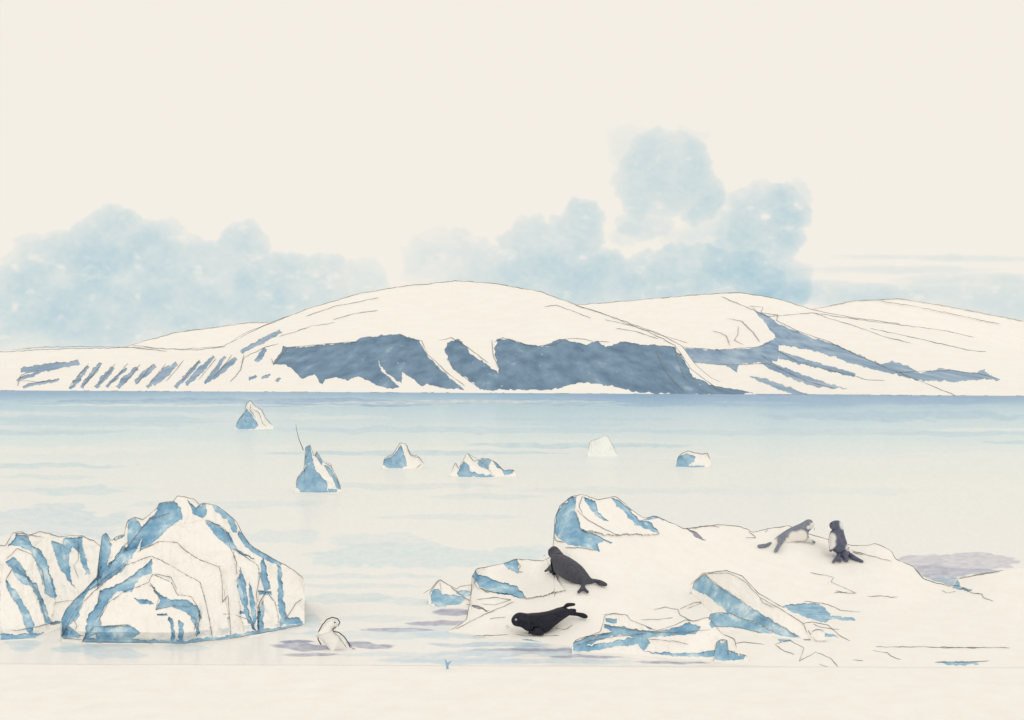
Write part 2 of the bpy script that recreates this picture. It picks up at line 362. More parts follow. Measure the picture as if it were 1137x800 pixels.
linesA = [z2([(200,205),(300,170),(400,150),(470,135)]), z2([(100,280),(160,262),(220,242),(310,228)]), z2([(300,218),(380,195),(470,183)]), z2([(70,360),(80,385),(130,320),(300,306),(400,298)]),
   z2([(545,272),(580,288),(630,295),(650,345),(720,410),(790,465)]), z2([(690,295),(740,285),(800,320),(880,380)]), z2([(890,290),(895,350),(925,420)]), z2([(720,360),(760,410),(840,470)]),
   z3([(30,300),(60,285),(120,300),(170,318),(250,310),(290,290),(350,288),(400,300),(460,300)]), z3([(215,170),(260,163),(320,185),(390,213)]), z3([(440,218),(540,240),(640,272),(750,305)]),
   z3([(330,165),(420,190),(520,230),(600,262),(700,312),(760,400),(850,470),(925,497)]), z3([(630,330),(660,400),(700,450),(740,488)]), z3([(480,250),(560,262),(640,290)]), z3([(700,318),(715,380),(740,440)]),
   z1([(380,475),(470,485),(560,488),(650,478)]), z1([(655,470),(700,440),(770,412),(830,390)]), z1([(35,488),(110,480),(230,478),(370,480),(480,492)]),
   z1([(50,590),(60,560),(110,545)]), z1([(50,575),(110,580),(160,575)]), z1([(700,500),(690,545),(660,580)]), z1([(800,470),(760,480),(700,510),(690,540)])]
linesA += [[(x, y), (x-8, y+10), (x-20, y+24)] for x, y in [(98,404),(112,405),(128,404),(142,403),(156,404),(170,404),(184,404),(204,400),(222,399),(240,398),(258,394)]]
hillB = Relief([(110,391),(143,384),(193,370),(271,359),(300,358),(340,362),(400,380)], shore_line(110, 400), 0, 1200, 20, 20, 21, jag=.6, prof=1.0, crest=([110,400],[5600,5800]), basedepth=lambda px, B: px*0+4300.)
hillC = Relief([(560,360),(640,339),(700,334),(780,327),(820,325),(860,331),(905,345),(948,353),(1010,361),(1085,378),(1137,390),(1300,405),(1600,412)], shore_line(560, 1600), 2600, 1500, 24, 22, 31, jag=.6, prof=1.15, bdent=9,
   crest=([560,860,1137,1600],[5600,5400,4300,3300]), basedepth=lambda px, B: waterY(px, B)*(1.003+.5*np.clip((1040-px)/330, 0, 1)**2*(3-2*np.clip((1040-px)/330, 0, 1))),
   blue=[[(757,387),(797,389),(839,386),(857,378),(866,374),(864,389),(863,401),(851,402),(821,405),(818,413),(806,407),(767,402)],
    [(834,341),(847,349),(874,365),(901,375),(927,383),(954,394),(978,405),(990,401),(1007,406),(1022,415),(1043,409),(1061,411),(1079,415),(1093,411),(1111,423),(1090,421),(1067,424),(1037,423),(1019,423),(993,415),(972,411),(948,405),(927,397),(910,392),(886,386),(862,383),(861,374),(847,356)],
    [(862,389),(886,397),(919,406),(951,415),(948,419),(919,412),(889,404),(864,398)],
    [(841,392),(859,403),(880,412),(919,426),(942,432),(904,430),(874,419),(844,404)],
    [(830,417),(850,421),(871,429),(898,438),(880,438),(859,431)]])
linesC = [z3([(840,258),(890,275),(905,315)]), z3([(935,240),(935,270),(920,295),(955,310)]), z3([(895,213),(950,225),(990,265),(1015,300)]), z3([(725,320),(860,330),(1000,320),(1060,300)]), z3([(760,375),(860,385),(935,385),(1040,380),(1110,405)]),
   z4([(0,200),(70,228),(180,275),(350,262),(500,285),(700,310),(850,330),(950,355)]), z4([(105,238),(160,240),(150,262),(215,270),(210,290),(280,325),(330,345),(410,372),(520,425),(600,455)]), z4([(350,262),(400,280),(500,310),(610,350),(715,375)]),
   z4([(560,320),(680,345),(800,372),(930,402),(997,408)]), z4([(210,400),(300,450),(400,475),(500,497),(550,513),(618,515)]), z4([(580,450),(680,490),(780,530),(880,572)]), z4([(150,415),(220,470),(330,520),(430,545)]), z4([(650,485),(760,480),(860,478),(960,488),(1045,510)])]
hillD = Relief([(860,350),(905,343),(950,334),(1000,332),(1050,340),(1137,357),(1300,375),(1600,392)], shore_line(860, 1600), 0, 1600, 18, 20, 41, jag=.5, prof=1.0, crest=([860,1600],[8200,7600]), basedepth=lambda px, B: px*0+6400.)
def hill(R, label, lines, ice, ridges):  # ice: material of the cliffs and painted shadow patches
    r = R.build('mountain', FSNOW, ice, label, 'mountain', step=.5, kind='structure', partname='snow_slope', icename='cliff', lines=lines, lmat=FLINE, lr=.42, loff=.004, foot=-6, nback=14, ridges=ridges, pencil_name='rock_rib')  # real cliffs plus painted shadow streaks; the thin lines are pencil contours
hill(hillD, 'farthest snow hill at the right, smooth and bare', [z4([(560,212),(700,232),(850,262),(1050,305)])], ROCK2, [(900, 1137)])
hill(hillC, 'snow hill right of the dome with thin blue rock bands running down to the sea', linesC, ROCK2, [(640, 1000)])
hill(hillB, 'low snow shoulder behind the left end of the big dome', [], ROCK2, [(140, 300)])
hill(hillA, 'great snow dome above long slate blue sea cliffs', linesA, [ROCK]*3+[ROCK2]*len(streaksA), [(-20, 800)])

# shoreline edge: thin dark line drawn along the foot of the hills
_sh = [(x, shore(x)-.1) for x in np.linspace(-300, 1300, 120)]
sh = pencil('wet_shoreline', _sh, lambda x, y: waterY(x, y)*.985, .5, FLINE, None, (0, 0, 0), 0, 2.0, .25)
tag(sh, kind='structure')

# ------------------------------------------------------------------ clouds: real bodies of blue vapour far behind the hills
def cloud(label, Y0, dens, blobs, bands, fade, seed, grain=.5, hue=(0.0, .52, .80)):
    """blobs: (cx, cy, rx, ry, weight); the local thickness of the cloud follows their lumps"""
    xs = [b[0]-b[2]*1.15 for b in blobs+bands]+[b[0]+b[2]*1.15 for b in blobs+bands]
    ys = [b[1]-b[3]*1.2 for b in blobs+bands]+[b[1]+b[3]*1.2 for b in blobs+bands]
    st = 1.6; px = np.arange(min(xs)-4, max(xs)+4, st); py = np.arange(min(ys)-4, min(max(ys)+4, 445), st)
    PX, PY = np.meshgrid(px, py)
    wx = PX+13*fbm(PX/24, PY/24, seed, 6); wy = PY+13*fbm(PX/24, PY/24, seed+7, 6)
    tau = np.zeros(PX.shape)
    for i, (cx, cy, rx, ry, k) in enumerate(blobs):
        d = ((wx-cx)/rx)**2+((wy-cy)/ry)**2
        h = np.sqrt(np.clip(1-d, 0, 1)); tau = np.maximum(tau, k*h**.75)+.12*k*h
    for (cx, cy, rx, ry, k) in bands:
        d = ((PX+20*fbm(PX/60, PY/10, seed+3)-cx)/rx)**2+((PY+3*fbm(PX/45, PY/12, seed+4)-cy)/ry)**2
        tau = np.maximum(tau, k*np.sqrt(np.clip(1-d, 0, 1)))
    n = fbm(PX/34, PY/24, seed+11, 4); pt = np.clip((fbm(PX/17, PY/11, seed+31, 5)-.30)*3.0, 0, 1); tau = .78*tau*np.clip(.92+grain*n*1.1+.2*fbm(PX/5, PY/4, seed+13, 4)-.5*pt, .05, 2)
    if fade: tau = tau*np.clip((fade-PY)/25.0+.15, .15, 1)
    wd = tau/dens*.5
    Fr = np.stack(world(PX, PY, Y0-wd), -1); Bk = np.stack(world(PX, PY, Y0+wd), -1)
    on = tau > .001; R, C = on.shape
    q = on[:-1, :-1] | on[1:, :-1] | on[:-1, 1:] | on[1:, 1:]
    # share the rim: cloud thickness is zero there
    base = grid_faces(R, C)[q]; N = R*C; idx = np.arange(N)
    bidx = np.where(on.ravel(), idx+N, idx)
    f1 = base[:, ::-1]; f2 = bidx[base]
    V = np.concatenate([Fr.reshape(-1, 3), Bk.reshape(-1, 3)], 0); FF = np.concatenate([f1, f2], 0)
    u, inv = np.unique(FF.ravel(), return_inverse=True)
    m = bpy.data.materials.new('blue_vapour'); m.use_nodes = True; t = m.node_tree; t.nodes.clear()
    o = t.nodes.new('ShaderNodeOutputMaterial'); va = t.nodes.new('ShaderNodeVolumeAbsorption')
    va.inputs['Color'].default_value = (*hue, 1); va.inputs['Density'].default_value = dens
    t.links.new(va.outputs[0], o.inputs['Volume'])
    c0 = V[u].mean(0); ob = mesh_obj('cloud', V[u]-c0, inv.reshape(-1, 4), m); ob.location = c0
    tag(ob, label, 'cloud')
    return ob
cloud('long low bank of blue cloud over the left shore', 12000, .00042,
  [(60,320,70,62,.42),(125,290,62,58,.48),(165,300,60,58,.42),(30,345,60,50,.36),(215,310,55,48,.42),(268,290,38,48,.40),(310,318,52,42,.38),(362,312,28,34,.34),(240,350,150,40,.40),(100,360,120,45,.38),(405,318,32,28,.22),(-60,340,110,60,.36),(350,345,110,34,.3)], [], None, 101, .55)
cloud('rounded heaps of blue cloud rising behind the snow dome', 13500, .00045,
  [(478,285,32,34,.20),(520,290,42,36,.26),(590,285,42,46,.40),(642,262,36,42,.50),(625,305,90,40,.52),(700,318,95,38,.46),(780,310,90,40,.46),(560,320,90,34,.36)], [(640,322,50,7,.35)], None, 121, .5)
cloud('tall pale blue cloud tower, highest in the sky', 15500, .0005,
  [(742,190,54,50,.42),(775,215,28,36,.34),(706,215,24,40,.36),(700,165,26,26,.12),(755,148,32,8,.10),(715,250,36,18,.26)], [], None, 131, .35)
cloud('bright blue cloud tower at the right of the heaps', 17500, .0006,
  [(845,262,46,58,.50),(868,232,30,32,.62),(872,262,26,32,.55),(815,275,40,46,.36),(790,262,26,32,.22),(850,225,34,24,.26),(888,215,14,16,.22),(860,310,46,36,.40),(795,235,30,22,.24),(765,265,40,18,.22),(700,262,26,14,.16)], [], None, 141, .5)
cloud('flat streaks of thin cloud above the right hand hills', 19500, .0005,
  [], [(960,330,80,16,.46),(1040,326,130,12,.30),(1000,300,110,5,.20),(1090,312,110,9,.26),(1030,286,110,3.5,.18),(1110,338,90,26,.34),(1190,330,130,20,.26),(900,325,70,14,.42),(1090,288,60,4,.2)], None, 151, .4)

# ------------------------------------------------------------------ small bergs out on the water
def b7(p): return Z(240, 430, .3166, p)
def b8(p): return Z(640, 470, .1583, p)
def berg(top, by, run, back, blue, label, seed, lines, jag=.5, snow=None, lr=.36):
    x0, x1 = top[0][0], top[-1][0]; Yd = float(waterY((x0+x1)/2, by)); k = Yd/F
    R = Relief(top, [(x0, by-.4), ((x0+x1)/2, by+.3), (x1, by-.4)], run*k, back*k, 3.0*k, 9, seed, blue=blue, jag=jag, prof=.9, bdent=1.2*k, sharp=.35)
    R.build('iceberg', snow or SNOW, ICE2, label, 'iceberg', step=.33, lines=lines, lr=lr, loff=.002, foot=-.5, nback=12)
    return R
berg(b7([(66,145),(75,120),(100,85),(105,60),(120,45),(135,65),(160,80),(175,110),(200,137)]), 477, 14, 22,
   [b7([(70,120),(100,92),(106,76),(125,95),(132,118),(148,135),(130,149),(82,152),(70,140)])], 'small pointed iceberg farthest out, nearest the far shore', 201, [b7([(128,75),(150,90),(165,130),(180,135)]), b7([(122,60),(118,80),(140,110)])])
tall = berg(b7([(276,355),(284,320),(308,290),(313,212),(330,203),(345,248),(352,224),(376,262),(405,280),(425,320),(440,362)]), 547, 16, 26,
   [b7([(280,325),(312,285),(314,205),(332,203),(344,290),(385,330),(395,372),(300,372),(278,350)]), b7([(350,225),(376,268),(370,275),(345,240)]), b7([(376,275),(392,278),(420,310),(438,356),(424,356),(405,315)]), b7([(395,355),(422,360),(420,372),(395,370)])],
   'tall narrow blue iceberg with a thin spike, left of the middle water', 202, [b7([(384,262),(405,270),(404,290)]), b7([(420,330),(440,350)])])
Yt = float(waterY(345, 547)*1.004)
xs_, ys_, ss_ = resample(b7([(306,222),(290,182),(282,150),(280,130)]), 1.2, .2, 4)
tube('ice_spike', np.stack(world(xs_, ys_, Yt+0*xs_), -1), np.linspace(.55, .2, len(xs_))*Yt/F, LINE, tall.root, tall.org)
berg(b7([(583,272),(590,250),(620,235),(645,195),(665,200),(685,240),(715,250),(733,268),(722,286)]), 521, 14, 22,
   [b7([(584,255),(625,235),(650,200),(658,235),(672,280),(640,285),(596,284),(584,272)])], 'round shouldered iceberg with a blue left half, in the middle of the water', 203, [b7([(668,200),(680,238),(712,245),(730,270)]), b7([(700,285),(722,270)])])
berg(b7([(822,308),(838,262),(850,285),(880,230),(905,262),(930,250),(958,250),(985,268),(1008,292),(1045,290),(1052,304)]), 530, 12, 20,
   [b7([(846,302),(858,272),(868,262),(892,275),(890,298),(980,312),(960,318),(850,316)]), b7([(918,268),(935,250),(960,252),(955,286),(930,285)]), b7([(968,253),(982,262),(1004,292),(988,284)]), b7([(1002,294),(1020,284),(1046,292),(1040,302),(1012,310)])],
   'low jagged iceberg with several small peaks, in the middle water', 204, [b7([(880,232),(935,265),(970,308)]), b7([(838,262),(850,285),(862,300)])])
berg(b8([(698,300),(710,240),(740,212),(780,197),(830,208),(880,217),(920,208),(940,260),(946,306)]), 519, 10, 20,
   [b8([(695,305),(712,240),(740,228),(770,214),(838,235),(822,272),(780,292),(895,300),(895,316),(695,316)])], 'flat topped block shaped iceberg out on the right', 205, [])
berg([(652,506),(655,490),(665,487),(674,483),(679,492),(682,498),(686,507)], 507.5, 8, 16, [], 'faint white iceberg without any blue, between the jagged one and the block', 206, [], snow=mat('thin_wet_ice', (.85, .885, .87), (.89, .91, .895), 1), lr=.16)

# ------------------------------------------------------------------ great ice masses at the left
def g(p): return Z(0, 530, .3166, p)
Lblue = [g(p) for p in [
 [(30,240),(60,200),(100,210),(112,240),(150,262),(162,300),(195,400),(195,432),(160,410),(140,340),(110,262),(60,242)],
 [(20,300),(50,280),(90,330),(100,380),(70,370),(40,322)], [(95,345),(130,380),(165,470),(182,515),(160,515),(130,420),(95,370)],
 [(18,360),(60,405),(95,460),(120,520),(112,562),(90,535),(70,460),(30,400)], [(180,225),(220,235),(240,300),(252,370),(266,396),(240,362),(208,312),(192,270)],
 [(222,215),(290,212),(292,260),(317,342),(302,342),(280,272),(252,242),(240,292),(225,252)], [(0,550),(60,553),(160,543),(100,576),(0,572)], [(-160,330),(-120,300),(-100,420),(-60,540),(-100,540),(-140,430)], [(165,505),(212,505),(200,516),(170,518)]]]
LB = Relief([(-170,712),(-160,650),(-130,620),(-80,600),(-40,612),(0,606),(6,606),(14,592),(25,590),(32,595),(44,590),(66,596),(92,595),(104,601),(111,606),(125,620),(140,660),(150,700)],
   [(-170,712),(0,711),(38,709),(68,697),(150,700)], 2.2, 3.0, .2, 20, 301, blue=Lblue, jag=1.2, prof=.8, bdent=.05, sharp=.3,
   ledges=[(g([(0,600),(0,370),(40,330),(95,350),(165,515),(150,600)]), .14), (g([(160,600),(195,430),(160,290),(110,240),(60,230),(0,260),(0,600)]), .1)])
LB.build('iceberg', SNOW, ICE, 'ribbed iceberg with blue grooves, half hidden at the far left behind the big peaked one', 'iceberg', lr=.42,
   lines=[g([(20,290),(60,250),(110,270),(150,330),(160,400)]), g([(20,360),(50,310),(95,350),(130,400),(165,510)]), g([(45,195),(90,200),(160,212)]), g([(250,230),(275,225),(275,290),(258,310),(275,355)]), g([(190,440),(230,435),(270,430)]), g([(40,540),(110,530),(165,515),(215,508)]), g([(65,210),(100,230)])])
main_top = g([(212,572),(214,500),(232,462),(262,430),(300,392),(340,350),(346,290),(358,205),(372,195),(390,225),(405,210),(435,200),(448,150),(470,138),(500,150),(548,112),(560,90),(608,85),(622,65),(650,68),(682,78),(700,98),(720,92),(760,100),(800,130),(832,160),(850,200),(880,240),(930,270),(985,300),(1030,325),(1062,352),(1074,382),(1066,430),(1068,515)])
main_base = g([(212,570),(290,580),(450,582),(650,583),(800,566),(900,552),(985,535),(1068,516)])
Mblue = [g(p) for p in [
 [(214,482),(260,430),(340,350),(400,290),(430,240),(462,262),(440,320),(380,362),(310,400),(290,440),(272,500),(240,520),(292,560),(218,567)],
 [(450,150),(475,140),(500,172),(550,120),(558,90),(612,84),(637,110),(637,148),(600,172),(560,212),(520,242),(490,262),(500,212),(460,285),(440,300),(448,220)],
 [(430,370),(480,330),(532,288),(532,338),(490,352),(460,402),(410,402),(370,452),(352,490),(356,540),(290,578),(310,482),(345,442),(350,400)],
 [(340,525),(450,518),(492,545),(450,577),(338,577)],
 [(523,372),(560,410),(600,430),(652,428),(692,455),(708,490),(690,512),(660,478),(600,452),(548,468),(562,432)],
 [(470,423),(530,433),(542,447),(490,442)], [(588,488),(608,500),(617,582),(602,582),(600,530)], [(628,503),(645,515),(642,582),(628,582)],
 [(655,80),(690,108),(717,88),(727,120),(710,148),(678,128)], [(738,88),(770,98),(822,145),(834,192),(815,192),(800,152),(758,122)],
 [(720,150),(770,170),(800,195),(830,252),(895,290),(840,268),(800,245),(748,195)], [(840,188),(880,238),(930,268),(987,298),(982,312),(920,284),(856,242),(832,200)],
 [(842,318),(862,380),(872,470),(902,550),(868,505),(848,440),(832,380)], [(875,368),(890,420),(902,500),(892,522),(876,450)], [(918,278),(934,310),(947,390),(925,402),(914,345)],
 [(973,308),(988,320),(992,420),(1012,512),(985,522),(974,430)], [(902,480),(925,430),(922,540),(904,552)], [(296,566),(650,573),(800,556),(1065,512),(1065,524),(800,574),(650,592),(296,590)],
 [(344,342),(348,280),(354,205),(372,193),(392,240),(372,330),(356,350)], [(400,215),(435,200),(432,215),(405,226)], [(655,478),(690,490),(700,545),(690,562),(680,510)], [(838,468),(870,470),(872,482),(840,480)], [(985,495),(1050,492),(1062,512),(1000,520)], [(550,480),(585,480),(585,487),(552,487)], [(905,400),(945,400),(955,412),(910,412)]]]
arcs = [g([(290,580),(330,510),(380,440),(430,405),(520,370),(535,340),(600,368),(622,412),(672,420),(692,452),(702,492),(690,600),(290,600)]),
        g([(238,600),(240,520),(330,400),(440,310),(530,275),(590,305),(650,340),(702,370),(722,440),(736,510),(745,600)]),
        g([(236,600),(236,505),(330,370),(440,262),(560,225),(620,230),(660,265),(700,290),(770,315),(780,380),(792,430),(812,600)]),
        g([(230,600),(330,350),(430,240),(600,170),(720,150),(790,180),(830,290),(850,400),(905,600)]),
        g([(820,250),(905,310),(908,400),(900,600),(860,600),(835,380)]), g([(905,600),(912,450),(935,400),(970,450),(985,600)])]
MB = Relief(main_top, main_base, 2.6, 3.2, .17, 22, 311, blue=Mblue, jag=.9, prof=.75, bdent=.05, sharp=.3, ledges=[(arcs[0], .16), (arcs[1], .16), (arcs[2], .14), (arcs[3], .14), (arcs[4], .12), (arcs[5], .12)])
MB.build('iceberg', SNOW, ICE, 'biggest iceberg, peaked, with nested curved ledges and blue faces, near left', 'iceberg', lr=.45,
   lines=[g(p) for p in [
    [(345,505),(380,440),(430,405),(520,370),(535,340),(600,368),(622,412),(672,420),(692,452),(702,492),(690,540),(680,560)],
    [(262,470),(330,400),(440,310),(530,275),(590,305),(650,340),(702,370),(722,440),(736,510),(745,560)],
    [(480,262),(560,225),(620,230),(660,265),(700,290),(770,315),(780,380),(780,440),(800,412),(810,555)],
    [(720,150),(790,178),(805,240),(830,300),(830,345)], [(820,250),(905,310),(912,350),(900,400),(905,545)], [(905,500),(910,440),(935,400),(965,440),(985,530)],
    [(345,340),(400,290),(450,240),(520,150),(600,125)], [(218,565),(290,570)], [(290,578),(450,580),(640,583),(800,568),(985,535),(1066,517)], [(215,560),(260,470)], [(525,370),(560,420),(545,465),(610,450),(670,455)],
    [(1000,500),(1040,440),(1062,425)], [(330,525),(455,517)], [(820,480),(870,500),(900,540)], [(660,480),(690,500),(680,540)], [(780,480),(810,480)], [(285,580),(330,520)], [(540,340),(600,350),(620,395)], [(245,485),(270,520),(262,540)], [(310,400),(370,350),(440,300)]]])

# ------------------------------------------------------------------ the big floe at the right
def r5(p): return Z(460, 530, .299, p)
def r6(p): return Z(760, 560, .3316, p)
floe_top = [(498,701),(506,697),(518,688),(523,662),(524,640),(529,632),(559,626),(574,621),(603,623),(612,618),(615,600),(616,575),(622,561),(634,552),(647,549),(655,552),(663,555),(684,551),(696,562),(714,575),(729,573),(741,579),(759,587),(771,586),(798,583),(823,585),(836,591),(850,588),(876,584),(893,592),(909,596),(946,606),(960,606),(972,604),(989,611),(995,621),(1015,630),(1026,643),(1045,649),(1058,652),(1063,643),(1085,639),(1111,634),(1137,631),(1200,627),(1290,625),(1360,640),(1400,690),(1410,735)]
floe_base = [(498,702),(530,705),(560,709),(600,713),(640,719),(700,726),(760,731),(800,737),(850,740),(920,741),(1000,742),(1410,744)]
Fblue = [r5(p) for p in [
 [(520,200),(525,150),(535,120),(560,95),(580,72),(604,76),(596,100),(598,130),(622,192),(645,205),(672,215),(700,228),(712,236),(676,245),(690,278),(640,262),(570,252),(530,218)],
 [(628,76),(672,92),(682,130),(722,165),(690,155),(650,112)], [(728,78),(760,85),(800,120),(830,158),(882,168),(910,210),(880,200),(820,176),(780,132)], [(848,158),(880,140),(942,158),(940,166),(900,152),(870,160)],
 [(215,362),(222,345),(240,360),(310,388),(380,405),(417,447),(330,437),(240,408)], [(328,318),(360,302),(385,300),(382,316),(388,356),(350,342)],
 [(370,606),(440,602),(500,618),(560,640),(610,656),(540,646),(430,616)], [(705,232),(738,242),(732,248),(705,240)]]] + [r6(p) for p in [
 [(328,343),(400,330),(462,340),(492,372),(570,380),(572,390),(500,386),(460,397),(400,377)], [(880,262),(915,250),(925,280),(965,290),(950,296),(905,282)], [(835,530),(900,526),(985,532),(985,538),(900,540)], [(310,452),(350,448),(360,458),(320,462)], [(455,430),(500,436),(520,446),(470,442)]]]
Fviolet = [r5([(1008,192),(1050,208),(1088,237),(1042,222)]), r5([(190,465),(240,480),(280,498),(240,492)])]
crx = [498,524,600,615,700,800,950,1000,1058,1063,1130,1290,1410]; cry = [20.4,23.3,24.8,25,26,28,28,26,24,24.1,25,25,17.8]
FL = Relief(floe_top, floe_base, 0, 5.0, .10, 34, 401, blue=Fblue+Fviolet, jag=.8, prof=.9, crest=(crx, cry), bdent=.06, sharp=.0,
   ledges=[(r5([(590,60),(760,60),(910,210),(720,215),(620,195),(600,130)]), .12), (r5([(215,340),(480,300),(560,420),(420,450),(230,410)]), .1)])
FL.build('ice_floe', SNOW, [ICE]*len(Fblue)+[mat('violet_grey_ice', (.28,.29,.38),(.42,.42,.50), 3)]*2, 'broad snow covered ice floe carrying the seals, filling the near right', 'ice floe', lr=.42, ridges=[(500,1000),(1000,1058),(1063,1115)],
   lines=[r5(p) for p in [[(600,120),(640,155),(700,190),(765,220)], [(625,65),(612,110),(625,135)], [(520,215),(525,235),(560,243)], [(560,262),(610,262),(680,272)], [(380,305),(395,330),(385,350),(405,352)], [(240,408),(270,428),(300,422)], [(150,565),(260,510),(375,460)],
      [(230,455),(300,445),(360,455),(300,475),(250,470)], [(520,560),(560,565),(590,548)], [(220,590),(350,585)], [(375,583),(420,590),(540,588)], [(280,525),(340,520)], [(1030,190),(1090,180),(1137,185)],
      [(890,492),(930,482),(980,492),(985,510),(1020,530),(1060,540)], [(840,530),(900,528),(960,520)], [(700,512),(740,505),(790,512),(800,530),(845,548)], [(985,490),(1040,465),(1120,462)]]] +
     [r6(p) for p in [[(420,228),(500,245),(490,260),(575,298)], [(500,297),(550,295)], [(612,308),(680,308),(690,313),(716,310)], [(400,325),(480,335),(520,355),(590,362)], [(560,155),(630,175),(695,192)], [(770,215),(800,250),(850,265),(920,275),(965,297),(995,300),(1000,312),(1035,325)],
      [(380,400),(430,395),(480,405),(520,440),(555,458)], [(628,490),(680,497),(690,508),(725,520)], [(100,430),(130,415),(190,420)], [(150,470),(200,462),(270,470)], [(300,470),(350,455),(400,480),(385,525),(440,495),(490,515),(515,545)], [(640,478),(900,479),(1090,481)], [(560,160),(600,170)], [(205,112),(240,112),(215,90)], [(270,95),(280,85)], [(860,285),(880,298),(910,292)], [(920,245),(960,240),(1000,232),(1060,225)], [(305,470),(330,490),(370,505)], [(450,535),(480,545)], [(20,270),(60,232),(140,222),(190,238),(250,300),(330,345)], [(505,290),(545,298),(575,300)], [(380,440),(400,455),(440,452)], [(560,520),(600,525)], [(10,350),(60,330),(90,335)], [(850,480),(980,482)], [(840,530),(1020,526)], [(430,400),(455,412),(520,420)], [(415,420),(430,455),(470,460)]]])
floeY = FL.Yf
def on_floe(off=0.0): return lambda px, B: floeY(px, B)-off

def slab(top, base, run, back, blue, label, seed, lines, ice=ICE, amp=.06, water=False, name='ice_slab', cat='ice slab', group=None):
    R = Relief(top, base, run, back, amp, 12, seed, blue=blue, jag=.6, prof=.9, bdent=.03, sharp=.25, basedepth=None if water else on_floe(.12))
    R.build(name, SNOW, ice, label, cat, lines=lines, lr=.42, foot=-.4, nback=12, group=group)
    return R
slab(r5([(52,450),(62,420),(95,380),(130,402),(160,416),(168,405),(215,400),(228,424),(238,455),(272,494)]), r5([(52,470),(80,484),(160,486),(272,497)]), 1.0, 1.2,
   [r5([(60,445),(68,420),(88,412),(100,435),(160,440),(196,452),(160,476),(90,482),(62,470)]), r5([(160,420),(215,425),(228,440),(180,446),(162,432)])], 'small pointed ice block floating off the left tip of the floe', 411, [r5([(30,435),(62,415),(90,380)]), r5([(95,385),(100,430)]), r5([(130,402),(190,450),(250,480)]), r5([(190,470),(220,480),(270,495)])], water=True, name='ice_block', cat='ice block')
slab(r6([(24,286),(32,262),(64,234),(105,232),(142,230),(172,240),(205,262),(250,310),(320,350),(400,400),(416,446)]), r6([(24,292),(75,345),(130,392),(220,425),(320,448),(416,450)]), .9, .8,
   [r6([(24,285),(34,250),(66,234),(100,265),(170,310),(230,350),(310,400),(392,447),(330,442),(260,422),(180,396),(130,352),(70,302)])], 'long tilted ice slab with a bright blue edge, sloping down to the right', 412, [r6([(66,234),(100,262),(130,290),(205,330)]), r6([(250,312),(262,330),(300,348)]), r6([(240,375),(310,400),(380,445)])])
slab(r5([(585,622),(600,605),(650,588),(690,575),(700,545),(706,515),(740,507),(790,512),(802,530),(848,548),(900,570),(960,552),(1010,530),(1040,535),(1090,520),(1110,540),(1140,580),(1190,600),(1200,650)]), r5([(585,645),(650,652),(760,655),(860,664),(960,674),(1080,676),(1200,676)]), .5, .6,
   [r5([(700,550),(760,555),(850,570),(900,575),(970,560),(1020,538),(1062,558),(1050,582),(900,592),(860,602),(740,582)]), r5([(590,615),(650,590),(760,573),(774,582),(690,603),(640,628),(740,610),(855,588),(874,620),(852,645),(830,622),(760,628),(600,652),(588,642)]), r5([(708,526),(750,526),(747,541),(714,541)]), r5([(850,648),(1000,655),(1137,640),(1190,650),(1137,668),(960,668)]), r5([(1098,520),(1140,505),(1160,540),(1100,560)]), r5([(860,546),(885,556),(880,566),(862,556)])],
   'long low broken ice ledge with blue bands at the front edge of the floe', 413, [r5([(590,615),(650,590),(740,575)]), r5([(600,625),(660,605),(760,590),(860,580)]), r5([(700,548),(800,565),(900,578),(1020,575),(1100,565)]), r5([(860,600),(980,612),(1020,620)])], name='ice_ledge', cat='ice ledge')
slab(r5([(1010,640),(1018,605),(1030,585),(1060,570),(1092,570),(1110,590),(1125,620),(1130,650)]), r5([(1010,650),(1070,657),(1130,655)]), .35, .4, [r5([(1118,600),(1140,600),(1140,650),(1122,655)])], 'rounded snow boulder standing in front of the long ledge', 414, [r5([(1018,625),(1030,590),(1070,572)])], name='ice_block', cat='ice block')
slab(r6([(75,410),(85,370),(110,362),(150,365),(200,385),(250,398),(305,432),(310,440)]), r6([(75,415),(150,420),(260,440),(310,443)]), .3, .35, [r6([(76,408),(86,368),(150,364),(200,384),(250,398),(302,432),(258,432),(180,414)])], 'low wedge of blue ice lying under the left end of the tilted slab', 415, [r6([(75,405),(180,412),(260,432)])], name='ice_wedge', cat='ice wedge')
slab(r6([(100,505),(108,462),(125,452),(145,456),(142,488),(170,498),(208,508),(214,516)]), r6([(100,520),(150,527),(214,520)]), .2, .3, [r6([(100,470),(112,455),(148,454),(142,490),(206,508),(200,520),(130,527),(100,518)])], 'small blue stump of ice at the water edge below the tilted slab', 416, [], name='ice_stump', cat='ice stump')
slab(r6([(422,440),(428,424),(445,418),(465,422),(472,436),(470,452)]), r6([(422,450),(445,462),(470,455)]), .2, .25, [], 'small round snow lump beside the foot of the tilted slab', 417, [r6([(424,440),(440,458),(474,458)])], name='snow_lump', cat='snow lump')

# blue splinter at the near water edge
def splinter():
    Y = float(waterY(497, 746)); o = tuple(float(v) for v in world(497, 746, Y)); o = (o[0], o[1], 0)
    P = lambda pts: np.stack(world(*[np.array(c, float) for c in zip(*pts)], Y), -1)
    r = empty('ice_splinter', o); tag(r, 'tiny blue splinter of ice standing at the near edge of the water', 'ice splinter')
    tube('stem', P([(497.5,748),(497,743),(496,737),(494,732)]), np.array([.8,1.3,1.2,.4])*Y/F, ICE, r, o)
    tube('side_spur', P([(496.5,739),(499,736),(501.5,734)]), np.array([1.2,1.0,.3])*Y/F, ICE, r, o)
splinter()

